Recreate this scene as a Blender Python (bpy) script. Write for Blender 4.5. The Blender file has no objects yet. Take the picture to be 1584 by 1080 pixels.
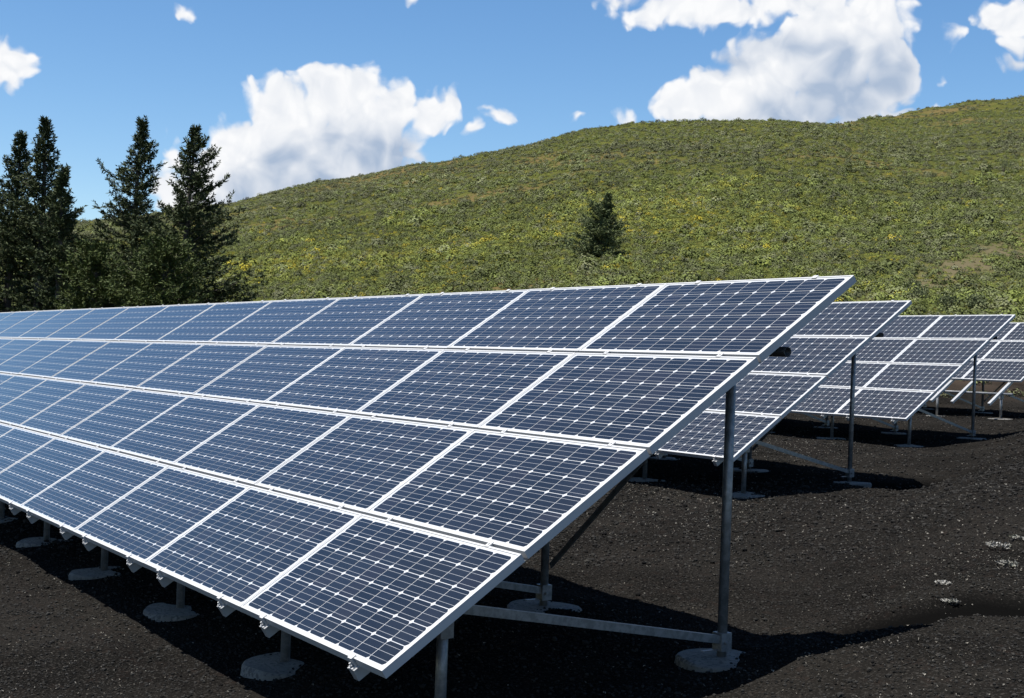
import bpy, bmesh, math, random
import numpy as np
from mathutils import Matrix, Vector, noise as mnoise

rnd = random.Random(7)
S = bpy.context.scene
COL = S.collection

# ------------------------------------------------------------------ camera
ZO = 2.3                                   # world height of the near array's top edge
RIGHT = Vector((0.552297, 0.832927, 0.034647))
DOWN = Vector((0.022084, 0.026927, -0.999393))
FWD = Vector((-0.833355, 0.552727, -0.003523))
CAMLOC = Vector((5.188746, -6.056224, -0.571054 + ZO))
F, CX, CY = 1999.6, 748.19, 561.81         # focal length and principal point, in photograph pixels
cd = bpy.data.cameras.new("camera")
cam = bpy.data.objects.new("camera", cd)
COL.objects.link(cam)
m = Matrix.Identity(4)
for i in range(3):
    m[i][0] = RIGHT[i]; m[i][1] = -DOWN[i]; m[i][2] = -FWD[i]; m[i][3] = CAMLOC[i]
cam.matrix_world = m
cd.sensor_width = 36.0
cd.lens = F / 1584.0 * 36.0
cd.shift_x = (792.0 - CX) / 1584.0
cd.shift_y = (CY - 540.0) / 1584.0
cd.clip_start = 0.05
cd.clip_end = 5000.0
S.camera = cam

# ------------------------------------------------------------------ sun and exposure
SUNV = Vector((-0.05, -0.34, 1.0)).normalized()      # towards the sun: high, a little in front of the panels
sd = bpy.data.lights.new("sun", 'SUN')
sd.energy = 5.0
sd.angle = math.radians(0.53)
sd.color = (1.0, 0.965, 0.9)
sun = bpy.data.objects.new("sun", sd)
sun.rotation_euler = SUNV.to_track_quat('Z', 'Y').to_euler()
COL.objects.link(sun)
S.view_settings.view_transform = 'Standard'
S.view_settings.look = 'None'
S.view_settings.exposure = 0.9
S.view_settings.gamma = 1.0
S.view_settings.use_curve_mapping = False
S.cycles.max_bounces = 5
S.cycles.diffuse_bounces = 2
S.cycles.glossy_bounces = 3
S.cycles.transmission_bounces = 2

# ------------------------------------------------------------------ node helpers
class NT:
    def __init__(s, tree):
        s.t = tree; s.n = tree.nodes; s.l = tree.links
    def node(s, typ, **kw):
        n = s.n.new(typ)
        for k, v in kw.items():
            setattr(n, k, v)
        return n
    def put(s, sock, v):
        if v is None: return
        if isinstance(v, bpy.types.NodeSocket): s.l.new(v, sock)
        else: sock.default_value = v
    def math(s, op, a, b=None, c=None, clamp=False):
        n = s.node('ShaderNodeMath', operation=op, use_clamp=clamp)
        s.put(n.inputs[0], a); s.put(n.inputs[1], b); s.put(n.inputs[2], c)
        return n.outputs[0]
    def vmath(s, op, a, b=None, out=0):
        n = s.node('ShaderNodeVectorMath', operation=op)
        s.put(n.inputs[0], a); s.put(n.inputs[1], b)
        return n.outputs[out]
    def scale(s, a, f):
        n = s.node('ShaderNodeVectorMath', operation='SCALE')
        s.put(n.inputs[0], a); s.put(n.inputs[3], f)
        return n.outputs[0]
    def mix(s, f, a, b):
        n = s.node('ShaderNodeMix', data_type='RGBA')
        s.put(n.inputs[0], f); s.put(n.inputs[6], a); s.put(n.inputs[7], b)
        return n.outputs[2]
    def noise(s, vec, scale, detail=4.0, rough=0.55, out=0, dist=0.0):
        n = s.node('ShaderNodeTexNoise')
        s.put(n.inputs['Vector'], vec)
        n.inputs['Scale'].default_value = scale
        n.inputs['Detail'].default_value = detail
        n.inputs['Roughness'].default_value = rough
        n.inputs['Distortion'].default_value = dist
        return n.outputs[out]
    def ramp(s, v, a, b, ca=0.0, cb=1.0, smooth=True):
        n = s.node('ShaderNodeMapRange', interpolation_type='SMOOTHSTEP' if smooth else 'LINEAR')
        s.put(n.inputs[0], v); s.put(n.inputs[1], a); s.put(n.inputs[2], b); s.put(n.inputs[3], ca); s.put(n.inputs[4], cb)
        return n.outputs[0]

def new_mat(name):
    mt = bpy.data.materials.new(name)
    mt.use_nodes = True
    t = NT(mt.node_tree)
    b = t.n.get('Principled BSDF')
    return mt, t, b

def C4(r, g, b): return (r, g, b, 1.0)

# ------------------------------------------------------------------ sky with cumulus clouds
SKY_STRENGTH = 0.080
FH = Vector((FWD.x, FWD.y, 0)).normalized()
RH = Vector((FH.y, -FH.x, 0))
def pix_dir(px, py):
    return (RIGHT * ((px - CX) / F) + DOWN * ((py - CY) / F) + FWD).normalized()
def pix_ae(px, py):
    d = pix_dir(px, py)
    return math.atan2(d.dot(RH), d.dot(FH)), math.asin(d.z)

# bearing and height of each puff of the cloud banks (as sighted in the photograph): x, y, radius x, radius y
PUFFS = [
 # bank over the left shoulder of the hill
 (545,168,70,66),(440,190,70,70),(606,168,44,60),(375,232,62,64),(322,262,52,52),(480,238,130,78),(580,222,92,70),
 (662,172,54,36),(694,166,26,28),(393,138,20,16),(262,238,20,32),(258,282,26,34),(285,300,46,48),(300,292,62,40),(400,290,130,56),(540,272,110,44),(335,330,80,34),(500,145,46,46),
 (637,225,30,40),
 # wisps to its right
 (776,182,30,19),(732,200,18,14),(756,172,18,8),
 # bank over the crest
 (1195,118,92,66),(1105,142,68,46),(1052,158,42,44),(1280,92,110,88),(1352,38,72,58),(1290,28,64,46),(1376,100,46,62),
 (1220,172,180,46),(1335,150,62,50),(1150,118,44,36),(1250,60,60,50),
 (1052,14,110,34),(1125,22,96,30),(1215,0,150,30),(960,-4,50,16),
 (1562,28,60,38),(1582,60,34,22),(1469,56,20,17),(1576,92,22,9),(1464,110,9,9),
 (24,92,42,46),(2,118,50,28),(288,22,26,15),(636,2,8,8),
 (974,180,26,15),(1384,172,80,16),(1300,180,34,14),(898,181,15,5),(1410,164,50,10),
]
def build_world():
    w = bpy.data.worlds.new("World")
    S.world = w
    w.use_nodes = True
    w.cycles.sampling_method = 'MANUAL'
    w.cycles.sample_map_resolution = 256
    t = NT(w.node_tree)
    t.n.clear()
    out = t.node('ShaderNodeOutputWorld')
    sky = t.node('ShaderNodeTexSky', sky_type='NISHITA')
    sky.sun_disc = False
    sky.sun_elevation = math.asin(SUNV.z)
    sky.sun_rotation = math.atan2(SUNV.x, SUNV.y)
    sky.altitude = 600
    sky.air_density = 1.0
    sky.dust_density = 0.3
    sky.ozone_density = 2.0
    hs = t.node('ShaderNodeHueSaturation')
    hs.inputs['Saturation'].default_value = 1.22
    t.put(hs.inputs['Color'], sky.outputs[0])
    blue = hs.outputs[0]
    tc = t.node('ShaderNodeTexCoord')
    D = t.vmath('NORMALIZE', tc.outputs['Generated'])
    az = t.math('ARCTAN2', t.vmath('DOT_PRODUCT', D, tuple(RH), out=1), t.vmath('DOT_PRODUCT', D, tuple(FH), out=1))
    sp = t.node('ShaderNodeSeparateXYZ'); t.put(sp.inputs[0], D)
    el = t.math('ARCSINE', sp.outputs[2])
    cb = t.node('ShaderNodeCombineXYZ'); t.put(cb.inputs[0], az); t.put(cb.inputs[1], el)
    P = cb.outputs[0]
    white = C4(6.5, 6.55, 6.65)
    grey = C4(2.75, 3.4, 4.45)
    def bg(col):
        n = t.node('ShaderNodeBackground'); t.put(n.inputs[0], col); n.inputs[1].default_value = SKY_STRENGTH
        return n.outputs[0]
    # --- the cloud banks that can be seen over the hill
    def warp(p, sc, amp, det):
        c = t.noise(p, sc, det, 0.6, out=1)
        return t.vmath('ADD', p, t.scale(t.vmath('SUBTRACT', c, (0.5, 0.5, 0.5)), amp))
    P1 = warp(warp(P, 24.0, 0.030, 1.0), 70.0, 0.010, 2.0)
    P2 = t.vmath('ADD', warp(P, 24.0, 0.022, 1.0), (-0.008, 0.034, 0.0))
    accs = [None, None]
    for (px, py, rx, ry) in PUFFS:
        a, e = pix_ae(px, py)
        k = min(1.0, 0.13 + min(rx, ry) / 66.0)
        for i, pp in enumerate((P1, P2)):
            if i == 1 and min(rx, ry) < 24: continue
            n = t.node('ShaderNodeVectorMath', operation='MULTIPLY_ADD')
            t.put(n.inputs[0], pp); n.inputs[1].default_value = (F / rx, F / ry, 0.0); n.inputs[2].default_value = (-a * F / rx, -e * F / ry, 0.0)
            ln = t.vmath('LENGTH', n.outputs[0], out=1)
            d = t.math('MULTIPLY_ADD', ln, -k, k)
            accs[i] = d if accs[i] is None else t.math('SMOOTH_MAX', accs[i], d, 0.07)
    f0, f1 = accs
    fine = t.noise(P, 110.0, 4.0, 0.65)
    vo = t.node('ShaderNodeTexVoronoi', voronoi_dimensions='2D', feature='SMOOTH_F1')
    vo.inputs['Scale'].default_value = 62.0; vo.inputs['Detail'].default_value = 1.0; vo.inputs['Roughness'].default_value = 0.5
    vo.inputs['Smoothness'].default_value = 0.35
    t.put(vo.inputs['Vector'], P1)
    puff = t.math('SUBTRACT', 0.46, vo.outputs['Distance'])
    fm = t.math('ADD', f0, t.math('ADD', t.math('MULTIPLY', puff, 0.36), t.math('MULTIPLY', t.math('SUBTRACT', fine, 0.5), 0.16)))
    mask = t.ramp(fm, -0.04, 0.26)
    big = t.noise(P, 22.0, 2.0, 0.5)
    bn0 = t.noise(P1, 48.0, 4.0, 0.6)
    bn1 = t.noise(t.vmath('ADD', P1, (-0.003, 0.008, 0.0)), 48.0, 2.0, 0.6)
    emb = t.math('SUBTRACT', bn1, bn0)                                 # billows lit from above
    deep = t.ramp(f1, -0.05, 0.75)
    sh = t.math('MULTIPLY', deep, t.math('ADD', 0.25, t.math('MULTIPLY', t.ramp(big, 0.28, 0.66), 0.75)))
    sh = t.math('ADD', t.math('MULTIPLY', sh, 0.95), t.math('SUBTRACT', t.math('MULTIPLY', emb, 0.45), t.math('MULTIPLY', puff, 0.30)))
    sh = t.math('ADD', sh, 0.07, clamp=True)
    front = bg(t.mix(mask, blue, t.mix(sh, white, grey)))
    # --- scattered cumulus over the rest of the sky
    n1 = t.noise(t.vmath('ADD', D, (3.0, 1.0, 7.0)), 3.2, 5.0, 0.55)
    away = t.math('MAXIMUM', t.ramp(t.math('ABSOLUTE', az), 0.62, 0.95), t.ramp(el, 0.78, 1.05))
    m2 = t.math('MULTIPLY', t.ramp(n1, 0.57, 0.67), away)
    rest = bg(t.mix(m2, blue, t.mix(t.ramp(n1, 0.60, 0.76), white, grey)))
    win = t.math('MULTIPLY', t.math('LESS_THAN', t.math('ABSOLUTE', az), 0.5), t.math('LESS_THAN', el, 0.34))
    ms = t.node('ShaderNodeMixShader')
    t.put(ms.inputs[0], win); t.l.new(rest, ms.inputs[1]); t.l.new(front, ms.inputs[2])
    t.l.new(ms.outputs[0], out.inputs[0])
build_world()

# ------------------------------------------------------------------ mesh helpers
def mesh_obj(name, verts, faces, mat, parent=None, smooth=False, link=True):
    me = bpy.data.meshes.new(name)
    me.from_pydata([tuple(v) for v in verts], [], faces)
    me.update()
    if smooth:
        me.polygons.foreach_set('use_smooth', [True] * len(me.polygons))
    if mat is not None: me.materials.append(mat)
    o = bpy.data.objects.new(name, me)
    if link: COL.objects.link(o)
    if parent is not None: o.parent = parent
    return o

def inst(name, me, parent=None, loc=(0, 0, 0), rot=None):
    o = bpy.data.objects.new(name, me)
    COL.objects.link(o)
    if parent is not None: o.parent = parent
    o.location = loc
    if rot is not None: o.rotation_euler = rot
    return o

def tag(o, label=None, cat=None, group=None, kind=None):
    if label: o['label'] = label
    if cat: o['category'] = cat
    if group: o['group'] = group
    if kind: o['kind'] = kind
    return o

class MB:
    """collects shapes for one mesh"""
    def __init__(s): s.v = []; s.f = []
    def add(s, vs, fs):
        k = len(s.v); s.v += [tuple(p) for p in vs]; s.f += [tuple(i + k for i in f) for f in fs]
    def box(s, a, b):
        x0, y0, z0 = a; x1, y1, z1 = b
        s.add([(x0,y0,z0),(x1,y0,z0),(x1,y1,z0),(x0,y1,z0),(x0,y0,z1),(x1,y0,z1),(x1,y1,z1),(x0,y1,z1)],
              [(0,3,2,1),(4,5,6,7),(0,1,5,4),(1,2,6,5),(2,3,7,6),(3,0,4,7)])
    def tube(s, a, b, r0, r1=None, n=14, cap=True):
        a = Vector(a); b = Vector(b); r1 = r0 if r1 is None else r1
        w = (b - a).normalized(); u = w.orthogonal().normalized(); v = w.cross(u)
        vs = []
        for c, r in ((a, r0), (b, r1)):
            for i in range(n):
                t = 2 * math.pi * i / n
                vs.append(c + (u * math.cos(t) + v * math.sin(t)) * r)
        fs = [(i, (i + 1) % n, n + (i + 1) % n, n + i) for i in range(n)]
        if cap: fs += [tuple(range(n))[::-1], tuple(range(n, 2 * n))]
        s.add(vs, fs)
    def bar(s, a, b, w, h, up=(0, 0, 1)):
        a = Vector(a); b = Vector(b); d = (b - a).normalized()
        x = d.cross(Vector(up)).normalized(); y = x.cross(d)
        vs = []
        for c in (a, b):
            for sx, sy in ((-1,-1),(1,-1),(1,1),(-1,1)):
                vs.append(c + x * sx * w / 2 + y * sy * h / 2)
        s.add(vs, [(0,3,2,1),(4,5,6,7),(0,1,5,4),(1,2,6,5),(2,3,7,6),(3,0,4,7)])
    def mesh(s, name, mat, smooth_angle=None):
        me = bpy.data.meshes.new(name)
        me.from_pydata(s.v, [], s.f); me.update()
        me.materials.append(mat)
        if smooth_angle is not None:
            me.polygons.foreach_set('use_smooth', [len(p.vertices) == 4 for p in me.polygons])
        return me
    def obj(s, name, mat, parent=None, smooth_angle=None):
        return inst(name, s.mesh(name, mat, smooth_angle), parent)

# ------------------------------------------------------------------ terrain
def sst(a, b, x):
    t = min(1.0, max(0.0, (x - a) / (b - a))); return t * t * (3 - 2 * t)
GY = [(-60,-2.75),(-12,-2.70),(-6,-2.62),(-3.0,-2.57),(-2.56,-2.50),(-0.43,-2.36),(0.8,-2.50),(2.2,-2.46),(5.3,-2.12),(7.45,-2.03),(10,-2.0),
      (13.7,-1.90),(15.8,-1.80),(21.8,-1.62),(23.9,-1.56),(32,-1.3)]
def lin(tab, x):
    if x <= tab[0][0]: return tab[0][1]
    for (x0, y0), (x1, y1) in zip(tab, tab[1:]):
        if x <= x1:
            k = (x - x0) / (x1 - x0); k = k * k * (3 - 2 * k) * 0.5 + k * 0.5
            return y0 + (y1 - y0) * k
    return tab[-1][1]
# skyline of the near hill and of the shoulder behind it: photograph x -> y
SKYL = [(-900,420),(-300,375),(0,350),(125,341),(340,313),(500,279),(660,251),(800,222),(900,199),(990,189),(1100,187),(1280,189),(1300,187),(1330,182),(1420,166),(1500,156),(1584,148),(1800,130),(2400,120)]
def sky_z(tab, px, d):
    y = lin(tab, px)
    v = RIGHT * ((px - CX) / F) + DOWN * ((y - CY) / F) + FWD
    dd = v.dot(FH)
    return CAMLOC.z + v.z / dd * d - ZO
def nz(x, y, s, seed=0.0):
    return mnoise.noise(Vector((x / s + seed, y / s - seed, seed * 1.7)))
# shadow bands painted on slightly sunk ground behind the first two arrays' right ends
SHADE_BANDS = [[(-0.42, 0.80), (-0.30, 1.05), (-0.20, 1.36), (-0.10, 1.66), (0.16, 2.0), (0.5, 2.5), (0.9, 3.1)],
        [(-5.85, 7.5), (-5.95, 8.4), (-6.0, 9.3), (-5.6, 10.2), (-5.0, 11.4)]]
def shade_band_fac(x, y):
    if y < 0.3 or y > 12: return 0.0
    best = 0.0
    for path, w in zip(SHADE_BANDS, (0.33, 0.34)):
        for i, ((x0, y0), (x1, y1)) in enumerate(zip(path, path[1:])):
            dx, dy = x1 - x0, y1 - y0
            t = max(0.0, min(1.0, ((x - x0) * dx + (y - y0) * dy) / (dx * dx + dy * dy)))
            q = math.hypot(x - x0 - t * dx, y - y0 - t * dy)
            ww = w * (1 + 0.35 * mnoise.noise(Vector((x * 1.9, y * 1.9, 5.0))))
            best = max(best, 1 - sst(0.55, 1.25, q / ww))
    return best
def ground_z(x, y, fine=True):
    """height of the ground at a point of the place (world z)"""
    dx, dy = x - CAMLOC.x, y - CAMLOC.y
    d = dx * FH.x + dy * FH.y
    l = dx * RH.x + dy * RH.y
    z = lin(GY, y)
    # the ground banks up a little beyond the right-hand ends of the arrays
    ex = -0.58 * max(-1.0, y)
    z += 0.42 * sst(-1.15, 0.75, x - ex) * sst(-2.6, 1.2, y) * (1 - sst(14, 30, y))
    z -= 0.08 * shade_band_fac(x, y)
    if d > 20:
        px = CX + F * l / d
        px = max(-900, min(2300, px))
        t0 = 37.0 + 8.0 * (1 - sst(200, 1500, px))
        if d > t0:
            z0 = -1.3
            dc = 190.0 + 45.0 * sst(1240, 1420, px)
            t = (d - t0) / (dc - t0)
            zc = sky_z(SKYL, px, dc)
            g = 0.16 * t + 0.84 * (t ** 1.25) if t < 1 else 1.0
            if t >= 1: g = 1.0 - 0.3 * (1 - math.exp(-(t - 1) * 1.2))
            z += (zc - z0) * g
        if d > 30:
            k = sst(30, 60, d)
            z += k * (0.55 * nz(x, y, 19.0, 3.1) + 0.28 * nz(x, y, 7.0, 9.2) + 0.12 * nz(x, y, 2.6, 5.0))
    if d < 45:
        z += 0.035 * nz(x, y, 2.3, 1.3) + 0.03 * nz(x, y, 0.8, 4.4)
        if fine and d < 25:
            z += 0.013 * nz(x, y, 0.24, 7.7) + 0.005 * nz(x, y, 0.11, 2.2)
    return z + ZO

def build_terrain():
    angs = []
    a = -math.pi
    while a < math.pi - 1e-6:
        angs.append(a)
        a += math.radians(0.33) if -0.50 < a < 0.52 else math.radians(4.0)
    rs = [0.6]
    while rs[-1] < 34: rs.append(rs[-1] * 1.0095 + 0.004)
    while rs[-1] < 330: rs.append(rs[-1] * 1.0125)
    rs += [420, 600, 900, 1500, 3000]
    na, nr = len(angs), len(rs)
    V = np.zeros((nr * na + 1, 3))
    k = 0
    for r in rs:
        for a in angs:
            x = CAMLOC.x + r * (FH.x * math.cos(a) + RH.x * math.sin(a))
            y = CAMLOC.y + r * (FH.y * math.cos(a) + RH.y * math.sin(a))
            V[k] = (x, y, ground_z(x, y) if r < 400 else (ground_z(x, y, False) - (r - 400) * 0.03 * (1 if r < 1000 else 0.4)))
            k += 1
    V[k] = (CAMLOC.x, CAMLOC.y, ground_z(CAMLOC.x, CAMLOC.y))
    faces_c, faces_h = [], []
    for i in range(nr - 1):
        for j in range(na):
            j2 = (j + 1) % na
            f = (i * na + j, i * na + j2, (i + 1) * na + j2, (i + 1) * na + j)
            x, y = V[f[0]][:2]
            d = (x - CAMLOC.x) * FH.x + (y - CAMLOC.y) * FH.y
            (faces_h if d > 40 else faces_c).append(f)
    for j in range(na): faces_c.append((k, (j + 1) % na, j))
    return V, faces_c, faces_h

def mat_ground():
    mt, t, b = new_mat("cinder_and_turf")
    geo = t.node('ShaderNodeNewGeometry')
    P = geo.outputs['Position']
    # black volcanic cinders
    n1 = t.noise(P, 0.7, 5, 0.6)
    n2 = t.noise(P, 55.0, 4, 0.7)
    n3 = t.noise(P, 9.0, 4, 0.6)
    c = t.mix(t.ramp(n1, 0.35, 0.7), C4(0.005467, 0.005199, 0.004896), C4(0.01172, 0.01072, 0.009632))
    c = t.mix(t.ramp(n2, 0.50, 0.72), c, C4(0.0406, 0.03759, 0.03371))
    c = t.mix(t.math('MULTIPLY', t.ramp(n3, 0.55, 0.75), 0.35), c, C4(0.02499, 0.0168, 0.01365))
    vo = t.node('ShaderNodeTexVoronoi'); vo.inputs['Scale'].default_value = 38.0; t.put(vo.inputs['Vector'], P)
    spot = t.math('MULTIPLY', t.ramp(vo.outputs['Distance'], 0.22, 0.10), t.math('GREATER_THAN', t.noise(P, 6.0, 3), 0.56))
    sx = t.node('ShaderNodeSeparateXYZ'); t.put(sx.inputs[0], vo.outputs['Color'])
    spot = t.math('MULTIPLY', spot, t.math('GREATER_THAN', sx.outputs[0], 0.86))
    c = t.mix(spot, c, C4(0.1484, 0.136, 0.1124))
    ar = t.node('ShaderNodeAttribute', attribute_name='shade_band')
    c = t.mix(t.math('MULTIPLY', ar.outputs['Fac'], 1.0), c, C4(0.0034, 0.0033, 0.0032))  # shadow band painted as a darker ground colour
    # hillside soil and low grass
    h1 = t.noise(P, 0.05, 5, 0.6)
    h2 = t.noise(P, 0.5, 5, 0.65)
    h3 = t.noise(P, 3.0, 4, 0.6)
    gcol = t.mix(t.ramp(h2, 0.35, 0.65), C4(0.04722, 0.05509, 0.014), C4(0.09209, 0.09869, 0.02425))
    gcol = t.mix(t.ramp(h3, 0.45, 0.7), gcol, C4(0.1063, 0.09182, 0.03359))
    gcol = t.mix(t.math('MULTIPLY', t.ramp(t.noise(P, 14.0, 4, 0.7), 0.42, 0.58, 1.0, 0.0), 0.7), gcol, C4(0.02361, 0.02754, 0.008398))
    gcol = t.mix(t.math('MULTIPLY', t.ramp(h1, 0.52, 0.66), 0.65), gcol, C4(0.1158, 0.08035, 0.03825))
    # worn trail on the right-hand foot of the hill
    at = t.node('ShaderNodeAttribute', attribute_name='trail')
    gcol = t.mix(t.math('MULTIPLY', at.outputs['Fac'], 0.75), gcol, C4(0.105, 0.085, 0.055))
    d = t.vmath('DOT_PRODUCT', t.vmath('SUBTRACT', P, tuple(CAMLOC)), tuple(FH), out=1)
    edge = t.math('ADD', d, t.math('MULTIPLY', t.math('SUBTRACT', t.noise(P, 0.45, 5, 0.65), 0.5), 11.0))
    soil = t.ramp(edge, 50.0, 55.0)
    c = t.mix(t.ramp(edge, 37.0, 46.0), c, C4(0.055, 0.041, 0.031))
    c = t.mix(soil, c, gcol)
    t.put(b.inputs['Base Color'], c)
    b.inputs['Roughness'].default_value = 0.95
    b.inputs['Specular IOR Level'].default_value = 0.0
    bp = t.node('ShaderNodeBump'); bp.inputs['Strength'].default_value = 1.0; bp.inputs['Distance'].default_value = 0.02
    hb = t.math('ADD', t.math('MULTIPLY', n2, 0.6), t.math('MULTIPLY', vo.outputs['Distance'], 0.5))
    t.put(bp.inputs['Height'], hb)
    t.put(b.inputs['Normal'], bp.outputs[0])
    return mt

GMAT = mat_ground()
TV, FC, FHs = build_terrain()

def trail_fac(x, y):
    dx, dy = x - CAMLOC.x, y - CAMLOC.y
    d = dx * FH.x + dy * FH.y
    if d < 45 or d > 120: return 0.0
    px = CX + F * (dx * RH.x + dy * RH.y) / d
    c = 65.0 + (px - 1350) * 0.09 + 2.0 * nz(x, y, 9.0, 6.0)
    w = 2.4 + 8.0 * sst(1300, 1600, px)
    return math.exp(-((d - c) / w) ** 2) * sst(1180, 1480, px) * (0.8 + 0.55 * nz(x, y, 3.7, 8.0) + 0.35 * nz(x, y, 1.2, 3.0))

def sub_mesh(name, faces):
    used = sorted({i for f in faces for i in f})
    mp = {o: n for n, o in enumerate(used)}
    me = bpy.data.meshes.new(name)
    me.from_pydata([tuple(TV[i]) for i in used], [], [tuple(mp[i] for i in f) for f in faces])
    me.update()
    me.polygons.foreach_set('use_smooth', [True] * len(me.polygons))
    at = me.attributes.new('shade_band', 'FLOAT', 'POINT')
    at.data.foreach_set('value', [shade_band_fac(TV[i][0], TV[i][1]) for i in used])
    at = me.attributes.new('trail', 'FLOAT', 'POINT')
    at.data.foreach_set('value', [max(0.0, min(1.0, trail_fac(TV[i][0], TV[i][1]))) for i in used])
    me.materials.append(GMAT)
    o = bpy.data.objects.new(name, me); COL.objects.link(o)
    tag(o, kind='structure')
    return o
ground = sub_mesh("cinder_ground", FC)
hill = sub_mesh("hillside", FHs)

# ------------------------------------------------------------------ solar arrays
PU, PV = 1.655, 0.935          # panel pitch along the row and up the slope
W, H, TH = 1.652, 0.913, 0.046 # one panel
TILT = math.radians(33)
NU, NV = 10, 6                 # cells
MU, MV = 0.035, 0.029
CU, CV = (W - 2 * MU) / NU, (H - 2 * MV) / NV

def mat_frame():
    mt, t, b = new_mat("anodised_aluminium")
    tc = t.node('ShaderNodeTexCoord')
    n = t.noise(tc.outputs['Object'], 9.0, 4)
    t.put(b.inputs['Base Color'], t.mix(n, C4(0.35, 0.35, 0.35), C4(0.41, 0.41, 0.41)))
    b.inputs['Metallic'].default_value = 0.0
    b.inputs['Specular IOR Level'].default_value = 0.3
    b.inputs['Roughness'].default_value = 0.5
    return mt
def mat_back():
    mt, t, b = new_mat("white_backsheet_under_glass")
    b.inputs['Base Color'].default_value = C4(0.42, 0.425, 0.43)
    b.inputs['Roughness'].default_value = 0.5
    b.inputs['Coat Weight'].default_value = 1.0
    b.inputs['Coat Roughness'].default_value = 0.03
    return mt
def mat_cell():
    mt, t, b = new_mat("monocrystalline_cell_under_glass")
    uv = t.node('ShaderNodeUVMap')
    s = t.node('ShaderNodeSeparateXYZ'); t.put(s.inputs[0], uv.outputs[0])
    v = s.outputs[1]
    line = None
    for c in (0.2, 0.5, 0.8):
        k = t.math('LESS_THAN', t.math('ABSOLUTE', t.math('SUBTRACT', v, c)), 0.0072)
        line = k if line is None else t.math('MAXIMUM', line, k)
    oi = t.node('ShaderNodeObjectInfo')
    at = t.node('ShaderNodeAttribute', attribute_name='cell_rand')
    r = t.math('FRACT', t.math('ADD', oi.outputs['Random'], at.outputs['Fac']))
    col = t.mix(r, C4(0.00714, 0.00816, 0.01088), C4(0.008504, 0.009864, 0.01462))
    col = t.mix(t.math('GREATER_THAN', r, 0.82), col, C4(0.009864, 0.00952, 0.01258))
    col = t.scale(col, t.ramp(oi.outputs['Random'], 0.0, 1.0, 0.86, 1.14, smooth=False))
    geo = t.node('ShaderNodeNewGeometry')
    dn_ = t.noise(geo.outputs['Position'], 1.7, 5.0, 0.65)
    dust = t.math('MULTIPLY', t.ramp(dn_, 0.40, 0.75), 0.022)
    col = t.mix(line, col, C4(0.26, 0.265, 0.275))
    col = t.mix(dust, col, C4(0.22, 0.20, 0.17))
    t.put(b.inputs['Base Color'], col)
    t.put(b.inputs['Coat Roughness'], t.ramp(dn_, 0.35, 0.75, 0.025, 0.07))
    b.inputs['Roughness'].default_value = 0.35
    b.inputs['Specular IOR Level'].default_value = 0.1
    b.inputs['Coat Weight'].default_value = 1.0
    b.inputs['Coat IOR'].default_value = 1.30
    return mt
def mat_galv():
    mt, t, b = new_mat("galvanised_steel")
    tc = t.node('ShaderNodeTexCoord')
    n = t.noise(tc.outputs['Object'], 22.0, 5, 0.65)
    n2 = t.noise(tc.outputs['Object'], 4.0, 4, 0.6)
    c = t.mix(t.ramp(n, 0.35, 0.65), C4(0.1658, 0.168, 0.168), C4(0.2652, 0.2674, 0.2652))
    c = t.mix(t.math('MULTIPLY', t.ramp(n2, 0.55, 0.75), 0.5), c, C4(0.221, 0.21, 0.1933))
    t.put(b.inputs['Base Color'], c)
    b.inputs['Metallic'].default_value = 0.55
    b.inputs['Roughness'].default_value = 0.45
    return mt
def mat_rail():
    mt, t, b = new_mat("rail_aluminium")
    tc = t.node('ShaderNodeTexCoord')
    n = t.noise(tc.outputs['Object'], 7.0, 4)
    t.put(b.inputs['Base Color'], t.mix(n, C4(0.306, 0.3105, 0.315), C4(0.396, 0.4005, 0.405)))
    b.inputs['Metallic'].default_value = 0.3
    b.inputs['Roughness'].default_value = 0.45
    return mt
def mat_black():
    mt, t, b = new_mat("black_steel")
    tc = t.node('ShaderNodeTexCoord')
    n = t.noise(tc.outputs['Object'], 14.0, 4)
    t.put(b.inputs['Base Color'], t.mix(n, C4(0.012, 0.012, 0.013), C4(0.03, 0.03, 0.03)))
    b.inputs['Roughness'].default_value = 0.5
    return mt
def mat_concrete():
    mt, t, b = new_mat("concrete")
    tc = t.node('ShaderNodeTexCoord')
    n = t.noise(tc.outputs['Object'], 6.0, 6, 0.65)
    n2 = t.noise(tc.outputs['Object'], 40.0, 3, 0.6)
    c = t.mix(t.ramp(n, 0.3, 0.7), C4(0.0884, 0.08528, 0.07592), C4(0.1612, 0.1539, 0.1373))
    c = t.mix(t.math('MULTIPLY', t.ramp(t.math('ADD', n2, t.math('MULTIPLY', t.math('SUBTRACT', n, 0.5), 0.5)), 0.50, 0.62), 0.85), c, C4(0.052, 0.04888, 0.0468))
    t.put(b.inputs['Base Color'], c)
    b.inputs['Roughness'].default_value = 0.9
    bp = t.node('ShaderNodeBump'); bp.inputs['Strength'].default_value = 0.6; bp.inputs['Distance'].default_value = 0.01
    t.put(bp.inputs['Height'], n2); t.put(b.inputs['Normal'], bp.outputs[0])
    return mt
M_FRAME, M_BACK, M_CELL, M_GALV, M_RAIL, M_BLACK, M_CONC = mat_frame(), mat_back(), mat_cell(), mat_galv(), mat_rail(), mat_black(), mat_concrete()

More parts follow.
